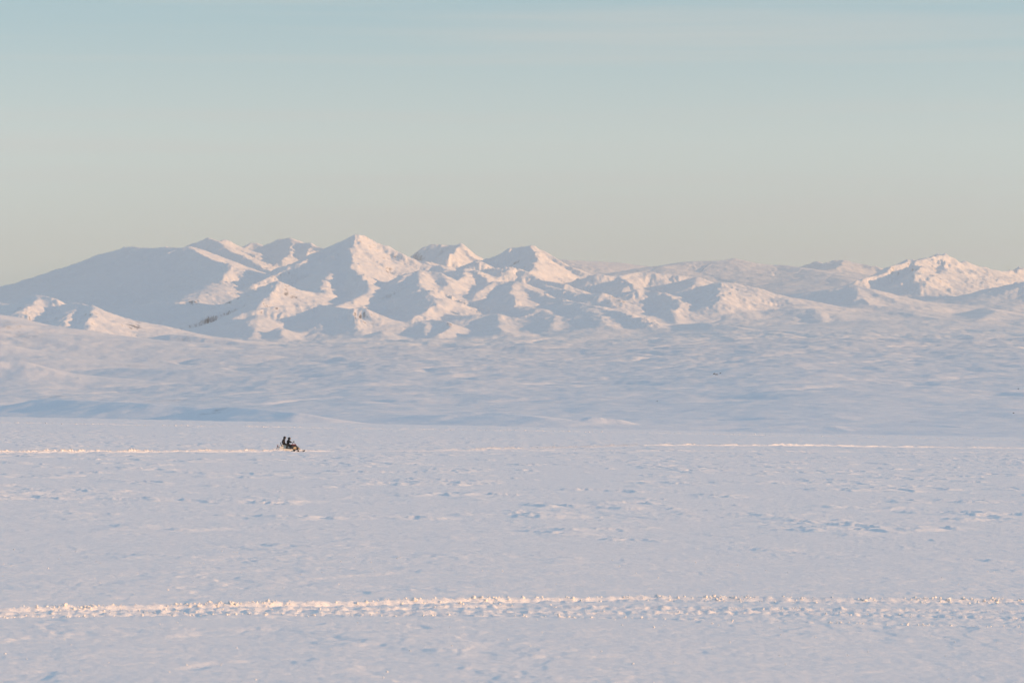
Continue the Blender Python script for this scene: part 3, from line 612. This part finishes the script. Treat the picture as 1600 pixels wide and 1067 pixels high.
# ------------------------------------------------------------------ snowmobile
M_BLACK = worn(new_mat('black_plastic', (.018, .018, .02), .42))
M_RUB = worn(new_mat('rubber', (.022, .022, .023), .8))
M_WHITE = worn(new_mat('white_panel', (.80, .76, .68), .35), 6, .2)
M_TAN = worn(new_mat('cream_panel', (.62, .47, .28), .4), 6, .3)
M_RED = worn(new_mat('red_paint', (.36, .012, .016), .3), 6, .3)
M_ALU = worn(new_mat('bare_aluminium', (.48, .49, .51), .4, .8))
M_GREY = worn(new_mat('grey_plastic', (.20, .21, .24), .6))
M_SUIT = new_mat('dark_suit', (.012, .013, .018), .8)
M_SKIN = new_mat('skin', (.52, .31, .22), .5)
M_HELM = worn(new_mat('helmet_shell', (.015, .016, .02), .22))
M_GOGG = new_mat('goggle_lens', (.62, .42, .20), .2)
M_GLASS = new_mat('tinted_screen', (.55, .68, .78), .08)
M_GLASS.node_tree.nodes['Principled BSDF'].inputs['Transmission Weight'].default_value = .85
M_LAMP = new_mat('lamp_glass', (.7, .7, .68), .1)

def link(name, bm, mat, parent, smooth=False, bevel=0.0):
    if bevel: bmesh.ops.bevel(bm, geom=[e for e in bm.edges if len(e.link_faces) == 2 and e.calc_face_angle(0) > .5], offset=bevel, segments=2, affect='EDGES', clamp_overlap=True)
    bmesh.ops.recalc_face_normals(bm, faces=bm.faces)
    me = bpy.data.meshes.new(name); bm.to_mesh(me); bm.free()
    me.materials.append(mat)
    if smooth:
        for p in me.polygons: p.use_smooth = True
    o = bpy.data.objects.new(name, me); COL.objects.link(o); o.parent = parent
    return o

def prism(bm, pts, y0, y1, taper=1.0):
    """side outline (x, z) given a width from y0 to y1"""
    cx = sum(p[0] for p in pts) / len(pts); cz = sum(p[1] for p in pts) / len(pts); ym = (y0 + y1) / 2
    a = [bm.verts.new((cx + (x - cx) * taper, y0, cz + (z - cz) * taper)) for x, z in pts]
    b = [bm.verts.new((cx + (x - cx) * taper, y1, cz + (z - cz) * taper)) for x, z in pts]
    m = None
    if taper != 1.0:
        m1 = [bm.verts.new((x, ym - (ym - y0) * .6, z)) for x, z in pts]; m2 = [bm.verts.new((x, ym + (y1 - ym) * .6, z)) for x, z in pts]
        loops = [a, m1, m2, b]
    else: loops = [a, b]
    for p, q in zip(loops[:-1], loops[1:]):
        for i in range(len(pts)):
            j = (i + 1) % len(pts); bm.faces.new((p[i], p[j], q[j], q[i]))
    bm.faces.new(list(reversed(a))); bm.faces.new(b)

def tube(bm, pts, r, n=8):
    pts = [Vector(p) for p in pts]; rings = []
    for i, p in enumerate(pts):
        d = (pts[min(i + 1, len(pts) - 1)] - pts[max(i - 1, 0)]).normalized()
        s = d.orthogonal().normalized(); t = d.cross(s)
        if rings:
            prev = rings[-1][1]; s = (prev - d * prev.dot(d)).normalized(); t = d.cross(s)
        rings.append(([bm.verts.new(p + (s * math.cos(6.2832 * k / n) + t * math.sin(6.2832 * k / n)) * r) for k in range(n)], s))
    for (a, _), (b, _) in zip(rings[:-1], rings[1:]):
        for k in range(n): bm.faces.new((a[k], a[(k + 1) % n], b[(k + 1) % n], b[k]))
    bm.faces.new(list(reversed(rings[0][0]))); bm.faces.new(rings[-1][0])

def box(bm, x0, x1, y0, y1, z0, z1):
    prism(bm, [(x0, z0), (x1, z0), (x1, z1), (x0, z1)], y0, y1)

def B(): return bmesh.new()

sx, sy = photo_to_field(454.5, 705.6)
_fx, _fy = np.meshgrid(np.linspace(sx - 1.3, sx + 1.3, 14), np.linspace(sy - .45, sy + .45, 7))
sz = float(np.percentile(field_height(_fx, _fy), 45)) - .02          # settled into its own track
sm = bpy.data.objects.new('snowmobile', None); COL.objects.link(sm)
sm.location = (sx, sy, sz); sm.rotation_euler.z = math.radians(7)
tag(sm, 'white and black two seat snowmobile crossing the snow field with two riders', 'snowmobile')

# running gear
bm = B(); prof = [(-1.40, .16), (-1.30, .03), (.15, .0), (.42, .10), (.50, .26), (.40, .40), (.1, .43), (-1.2, .40), (-1.38, .32)]
prism(bm, prof, -.2, .2)
tr = link('track', bm, M_RUB, sm, bevel=.03)
bm = B()
for i in range(len(prof)):
    p0, p1 = Vector(prof[i]), Vector(prof[(i + 1) % len(prof)]); L = (p1 - p0).length; n = max(1, int(L / .09)); d = (p1 - p0).normalized(); nn = Vector((d.y, -d.x))
    for k in range(n):
        c = p0 + d * (k + .5) * L / n
        q = [c - d * .012, c + d * .012, c + d * .012 + nn * .035, c - d * .012 + nn * .035]
        prism(bm, [(t.x, t.y) for t in q], -.19, .19)
link('lugs', bm, M_RUB, tr)
for wx_ in (-1.18, -.75, -.3, .2):
    bm = B(); bmesh.ops.create_cone(bm, cap_ends=True, segments=18, radius1=.085, radius2=.085, depth=.44, matrix=Matrix.Translation((wx_, 0, .13)) @ Matrix.Rotation(math.pi / 2, 4, 'X'))
    link('bogie_wheel', bm, M_ALU, tr, bevel=.01)
bm = B(); prism(bm, [(-1.45, .44), (-.2, .44), (-.1, .52), (-.3, .58), (-1.42, .60)], -.225, .225); link('tunnel', bm, M_ALU, sm, bevel=.015)
for sgn in (-1, 1):
    bm = B(); y = .235 * sgn
    prism(bm, [(-1.24, .40), (-.9, .33), (-.46, .26), (-.42, .46), (-.55, .56), (-1.2, .62)], min(y, y + .03 * sgn), max(y, y + .03 * sgn)); link('side_panel', bm, M_WHITE, sm, bevel=.01)
    bm = B(); prism(bm, [(-1.05, .25), (.1, .19), (.22, .26), (.2, .29), (.08, .23), (-1.05, .29)], min(.24 * sgn, .42 * sgn), max(.24 * sgn, .42 * sgn)); link('running_board', bm, M_ALU, sm, bevel=.006)
    bm = B(); prism(bm, [(-.27, .20), (-.08, .18), (-.05, .40), (-.22, .47)], min(.27 * sgn, .33 * sgn), max(.27 * sgn, .33 * sgn)); link('foot_guard', bm, M_WHITE, sm, bevel=.012)
    bm = B(); prism(bm, [(-1.12, .20), (.05, .14), (.24, .22), (.20, .30), (-.05, .30), (-.30, .33), (-1.10, .38)], min(.425 * sgn, .45 * sgn), max(.425 * sgn, .45 * sgn)); link('side_skirt', bm, M_WHITE, sm, bevel=.008)
    # ski with its leg
    bm = B(); y0, y1 = .46 * sgn - .065, .46 * sgn + .065
    prism(bm, [(.45, .03), (.5, .0), (1.25, .0), (1.42, .06), (1.55, .19), (1.52, .21), (1.38, .10), (1.22, .045), (.46, .045)], y0, y1)
    sk = link('ski', bm, M_BLACK, sm, bevel=.006)
    bm = B(); tube(bm, [(.62, .46 * sgn, .05), (.85, .46 * sgn, .14), (1.2, .46 * sgn, .13), (1.50, .46 * sgn, .20)], .012); link('ski_loop', bm, M_BLACK, sk)
    bm = B(); tube(bm, [(.84, .46 * sgn, .05), (.74, .43 * sgn, .34)], .035); tube(bm, [(.76, .43 * sgn, .30), (.55, .16 * sgn, .34)], .018); tube(bm, [(.78, .44 * sgn, .2), (.55, .16 * sgn, .24)], .018); link('ski_leg', bm, M_BLACK, sm)
    bm = B(); tube(bm, [(.77, .40 * sgn, .22), (.58, .2 * sgn, .55)], .035); link('shock_absorber', bm, M_TAN, sm)
# body
bm = B(); prism(bm, [(-.12, .24), (.45, .20), (.80, .26), (.92, .38), (.86, .48), (.62, .70), (.48, .80), (.10, .80), (-.06, .62)], -.40, .40, .82)
body = link('hood', bm, M_BLACK, sm, smooth=False, bevel=.03)
bm = B(); prism(bm, [(.04, .775), (.50, .775), (.56, .73), (.60, .75), (.52, .83), (.06, .84)], -.33, .33, .92); link('hood_cover', bm, M_RED, sm, bevel=.012)
for sgn in (-1, 1):
    bm = B(); y = .385 * sgn
    prism(bm, [(.24, .32), (.52, .30), (.60, .44), (.50, .58), (.28, .55)], min(y, y + .035 * sgn), max(y, y + .035 * sgn)); link('side_vent', bm, M_TAN, sm, bevel=.012)
    bm = B(); y = .30 * sgn
    prism(bm, [(.66, .30), (.86, .30), (.95, .40), (.86, .50), (.68, .46)], min(y, y + .07 * sgn), max(y, y + .07 * sgn)); link('nose_panel', bm, M_TAN, sm, bevel=.012)
    bm = B(); bmesh.ops.create_uvsphere(bm, u_segments=14, v_segments=10, radius=.075, matrix=Matrix.Translation((.72, .16 * sgn, .60)) @ Matrix.Diagonal((.7, 1.2, .8, 1))); link('headlight', bm, M_LAMP, sm, smooth=True)
    bm = B(); prism(bm, [(-.02, .24), (.06, .20), (.16, .24), (.12, .33), (.02, .33)], min(.40 * sgn, .43 * sgn), max(.40 * sgn, .43 * sgn)); link('footwell_trim', bm, M_TAN, sm, bevel=.008)
bm = B(); tube(bm, [(.80, -.30, .30), (1.0, -.24, .34), (1.04, 0, .35), (1.0, .24, .34), (.80, .30, .30)], .022); link('front_bumper', bm, M_BLACK, sm)
bm = B()
for i in range(9):
    pass
ny = 9; rows_ = []
for k, (x, z, hw) in enumerate([(.56, .80, .24), (.50, .92, .25), (.43, 1.06, .23), (.38, 1.20, .16)]):
    rows_.append([bm.verts.new((x - .10 * (2 * i / (ny - 1) - 1) ** 2, hw * (2 * i / (ny - 1) - 1), z)) for i in range(ny)])
for a, b in zip(rows_[:-1], rows_[1:]):
    for i in range(ny - 1): bm.faces.new((a[i], a[i + 1], b[i + 1], b[i]))
bmesh.ops.solidify(bm, geom=bm.faces[:], thickness=.006)
link('windshield', bm, M_GLASS, sm, smooth=True)
bm = B(); tube(bm, [(.26, 0, .80), (.17, 0, .97)], .028); tube(bm, [(.10, -.36, 1.01), (.16, -.2, 1.03), (.17, 0, .99), (.16, .2, 1.03), (.10, .36, 1.01)], .016)
hb = link('handlebar', bm, M_BLACK, sm)
for sgn in (-1, 1):
    bm = B(); tube(bm, [(.13, .26 * sgn, 1.022), (.095, .38 * sgn, 1.008)], .021); link('grip', bm, M_RUB, hb)
    bm = B(); tube(bm, [(.27, .34 * sgn, .93), (.28, .36 * sgn, 1.06)], .014); prism(bm, [(.25, 1.02), (.29, 1.02), (.29, 1.13), (.25, 1.12)], .36 * sgn - .06, .36 * sgn + .06); link('mirror', bm, M_BLACK, hb, bevel=.006)
bm = B(); prism(bm, [(-1.02, .60), (.0, .56), (.02, .66), (-.12, .73), (-.5, .70), (-.58, .78), (-1.02, .80)], -.17, .17, .9); link('seat', bm, M_BLACK, sm, bevel=.03)
for sgn in (-1, 1):
    bm = B(); y = .165 * sgn
    prism(bm, [(-1.0, .66), (-.52, .60), (-.48, .68), (-.6, .74), (-1.0, .79)], min(y, y + .03 * sgn), max(y, y + .03 * sgn)); link('seat_trim', bm, M_WHITE, sm, bevel=.012)
    bm = B(); tube(bm, [(-1.0, .24 * sgn, .72), (-.9, .27 * sgn, .84), (-.72, .27 * sgn, .84), (-.64, .23 * sgn, .72)], .018); link('grab_handle', bm, M_BLACK, sm)
bm = B(); prism(bm, [(-1.10, .78), (-1.02, .78), (-1.05, 1.05), (-1.13, 1.04)], -.16, .16, .9); link('backrest', bm, M_BLACK, sm, bevel=.02)
bm = B()
for y in (-.2, 0, .2): tube(bm, [(-1.04, y, .74), (-1.46, y, .82)], .014)
for x, z in ((-1.12, .755), (-1.30, .79), (-1.46, .82)): tube(bm, [(x, -.2, z), (x, .2, z)], .014)
for y in (-.2, .2): tube(bm, [(-1.42, y, .81), (-1.34, y, .60)], .014)
link('rear_rack', bm, M_ALU, sm)
bm = B(); prism(bm, [(-1.50, .63), (-1.38, .62), (-1.37, .70), (-1.48, .72)], -.18, .18); link('tail_lamp', bm, M_RED, sm, bevel=.01)
bm = B(); prism(bm, [(-1.46, .62), (-1.40, .60), (-1.46, .42), (-1.60, .20), (-1.64, .22), (-1.51, .44)], -.22, .22); link('snow_flap', bm, M_GREY, sm, bevel=.006)

# ------------------------------------------------------------------ the two riders
def rider(name, label, J, rx):
    """one skinned body from a skeleton; J maps joint -> (x, y, z, radius)"""
    root = bpy.data.objects.new(name, None); COL.objects.link(root)
    root.location = sm.location; root.rotation_euler = sm.rotation_euler
    tag(root, label, 'person', 'riders on the snowmobile')
    verts, rad, edges, idx = [], [], [], {}
    def add(n, p, r): idx[n] = len(verts); verts.append(p); rad.append(r)
    for n, (x, y, z, r) in J.items(): add(n, (x, y, z), r)
    def e(a, b): edges.append((idx[a], idx[b]))
    e('hip', 'waist'); e('waist', 'chest'); e('chest', 'neck'); e('neck', 'head'); e('head', 'crown')
    for q in 'rl':
        e('chest', 'shoulder_' + q); e('shoulder_' + q, 'elbow_' + q); e('elbow_' + q, 'wrist_' + q); e('wrist_' + q, 'palm_' + q)
        e('hip', 'thigh_' + q); e('thigh_' + q, 'knee_' + q); e('knee_' + q, 'ankle_' + q); e('ankle_' + q, 'toe_' + q)
        w = Vector(verts[idx['wrist_' + q]]); p = Vector(verts[idx['palm_' + q]]); d = (p - w).normalized()
        side = Vector((0, 1, 0)); dn = d.cross(side).normalized()
        if dn.z > 0: dn = -dn
        for k in range(4):                       # fingers closed round the bar
            o = side * (.036 - .024 * k); ln = (.9, 1.0, .94, .74)[k]
            a = p + o + d * .03; b = a + d * .03 * ln + dn * .016; c = b + dn * .03 * ln - d * .012; f_ = c - d * .026 * ln
            for nme, pt in (('f%d1' % k, a), ('f%d2' % k, b), ('f%d3' % k, c), ('f%d4' % k, f_)): add(nme + q, tuple(pt), .010)
            e('palm_' + q, 'f%d1' % k + q); e('f%d1' % k + q, 'f%d2' % k + q); e('f%d2' % k + q, 'f%d3' % k + q); e('f%d3' % k + q, 'f%d4' % k + q)
        inn = 1.0 if q == 'r' else -1.0
        t1 = w.lerp(p, .5) + side * .036 * inn; t2 = t1 + d * .03 + side * .014 * inn + dn * .02; t3 = t2 + d * .012 + dn * .022 - side * .012 * inn
        add('t1' + q, tuple(t1), .013); add('t2' + q, tuple(t2), .011); add('t3' + q, tuple(t3), .009)
        e('palm_' + q, 't1' + q); e('t1' + q, 't2' + q); e('t2' + q, 't3' + q)
    me = bpy.data.meshes.new('body'); me.from_pydata(verts, edges, []); me.update()
    tmp = bpy.data.objects.new('body', me); COL.objects.link(tmp)
    md = tmp.modifiers.new('skin', 'SKIN'); md.use_smooth_shade = True
    for i, r in enumerate(rad):
        sv = me.skin_vertices[0].data[i]; sv.radius = (r, r); sv.use_root = (i == idx['hip'])
    sb = tmp.modifiers.new('sub', 'SUBSURF'); sb.levels = 1; sb.render_levels = 1
    dg = bpy.context.evaluated_depsgraph_get(); m2 = bpy.data.meshes.new_from_object(tmp.evaluated_get(dg)); m2.name = 'body'
    bpy.data.objects.remove(tmp)
    hx, hy, hz, hr = J['head']
    m2.materials.clear(); m2.materials.append(M_SUIT); m2.materials.append(M_SKIN)
    for p in m2.polygons:
        p.use_smooth = True
        p.material_index = 1 if (p.center - Vector((hx, hy, hz))).length < .135 and p.center.z > hz - .085 else 0
    # a face: brow, nose, mouth and chin pressed into the front of the head
    for v in m2.vertices:
        c = v.co - Vector((hx, hy, hz))
        if c.length < .14 and c.x > .04:
            v.co.x += .022 * math.exp(-((c.y / .022) ** 2 + ((c.z + .005) / .03) ** 2)) - .006 * math.exp(-((c.z + .055) / .010) ** 2) + .008 * math.exp(-((c.z + .085) / .02) ** 2)
    bo = bpy.data.objects.new('body', m2); COL.objects.link(bo); bo.parent = root
    # helmet: a shell open at the face, with chin bar and peak
    bm = B(); bmesh.ops.create_uvsphere(bm, u_segments=24, v_segments=16, radius=1.0)
    kill = [f for f in bm.faces if f.calc_center_median().x > .55 and -.52 < f.calc_center_median().z < .42 and abs(f.calc_center_median().y) < .72]
    bmesh.ops.delete(bm, geom=kill, context='FACES')
    kill = [f for f in bm.faces if f.calc_center_median().z < -.82]; bmesh.ops.delete(bm, geom=kill, context='FACES')
    for v in bm.verts: v.co = Vector((v.co.x * .155 + (.03 if v.co.z < -.3 and v.co.x > .3 else 0), v.co.y * .130, v.co.z * .155)) + Vector((hx, hy, hz + .012))
    bmesh.ops.solidify(bm, geom=bm.faces[:], thickness=-.014)
    he = link('helmet', bm, M_HELM, root, smooth=True)
    bm = B(); prism(bm, [(hx + .11, hz + .095), (hx + .21, hz + .10), (hx + .21, hz + .108), (hx + .09, hz + .125)], hy - .085, hy + .085); link('peak', bm, M_HELM, he, bevel=.003)
    bm = B(); bmesh.ops.create_uvsphere(bm, u_segments=18, v_segments=10, radius=1.0)
    bmesh.ops.delete(bm, geom=[f for f in bm.faces if f.calc_center_median().x < .35], context='FACES')
    for v in bm.verts: v.co = Vector((v.co.x * .142, v.co.y * .105, v.co.z * .055)) + Vector((hx, hy, hz + .028))
    bmesh.ops.solidify(bm, geom=bm.faces[:], thickness=-.012)
    link('goggles', bm, M_GOGG, root, smooth=True)
    for q, s_ in (('r', -1), ('l', 1)):
        ax, ay, az, _ = J['ankle_' + q]; tx, ty, tz, _ = J['toe_' + q]
        bm = B(); prism(bm, [(ax - .09, az - .09), (tx + .06, tz - .06), (tx + .08, tz + .01), (ax + .07, az + .05), (ax + .075, az + .2), (ax - .08, az + .2)], ay - .058, ay + .058, .85)
        link('boot', bm, M_BLACK, root, bevel=.015)
    if rx:
        bm = B(); sx_, sy_, sz_, _ = J['chest']
        prism(bm, [(sx_ - .20, sz_ - .12), (sx_ - .165, sz_ - .12), (sx_ - .155, sz_ + .06), (sx_ - .19, sz_ + .06)], -.16, .16); link('back_patch', bm, M_RED, root, bevel=.01)
    return root

def joints(hip, waist, chest, neck, head, shz, elbow, wrist, palm, thigh, knee, ankle, toe, sw=.20):
    J = {'hip': (*hip, .20), 'waist': (*waist, .205), 'chest': (*chest, .245), 'neck': (*neck, .085), 'head': (*head, .092), 'crown': (head[0] + .005, head[1], head[2] + .06, .085)}
    for q, s in (('r', -1), ('l', 1)):
        J['shoulder_' + q] = (chest[0], s * sw, shz, .13); J['elbow_' + q] = (elbow[0], s * elbow[1], elbow[2], .105)
        J['wrist_' + q] = (wrist[0], s * wrist[1], wrist[2], .045); J['palm_' + q] = (palm[0], s * palm[1], palm[2], .042)
        J['thigh_' + q] = (thigh[0], s * thigh[1], thigh[2], .125); J['knee_' + q] = (knee[0], s * knee[1], knee[2], .095)
        J['ankle_' + q] = (ankle[0], s * ankle[1], ankle[2], .07); J['toe_' + q] = (toe[0], s * toe[1], toe[2], .048)
    return J
rider('person', 'person in black suit and dark helmet at the front, reaching for the handlebars',
      joints((-.36, 0, .84), (-.33, 0, .98), (-.25, 0, 1.17), (-.19, 0, 1.30), (-.16, 0, 1.43), 1.22, (-.02, .31, 1.03), (.07, .325, 1.05), (.10, .32, 1.055), (-.28, .16, .82), (.06, .27, .70), (-.10, .33, .36), (.05, .34, .32)), True)
rider('person', 'person in black suit sitting upright on the rear seat behind the driver',
      joints((-.80, 0, .92), (-.79, 0, 1.06), (-.74, 0, 1.26), (-.69, 0, 1.39), (-.66, 0, 1.52), 1.30, (-.90, .31, 1.06), (-.83, .29, .89), (-.81, .275, .855), (-.72, .17, .89), (-.34, .31, .76), (-.46, .34, .40), (-.31, .35, .35), sw=.21), False)

# ------------------------------------------------------------------ winter air
hz_ = bpy.data.materials.new('winter_air'); hz_.use_nodes = True
hn = hz_.node_tree.nodes; hn.remove(hn['Principled BSDF'])
pv = hn.new('ShaderNodeVolumePrincipled'); pv.inputs['Color'].default_value = (.74, .88, 1.0, 1); pv.inputs['Density'].default_value = 4.2e-5
pv.inputs['Anisotropy'].default_value = 0.0
hz_.node_tree.links.new(pv.outputs[0], hn['Material Output'].inputs['Volume'])
bm = B(); bmesh.ops.create_cube(bm, size=1.0, matrix=Matrix.Translation((0, 10200, 440)) @ Matrix.Diagonal((9000, 21200, 1000, 1)))
tag(link('haze', bm, hz_, None), kind='stuff')
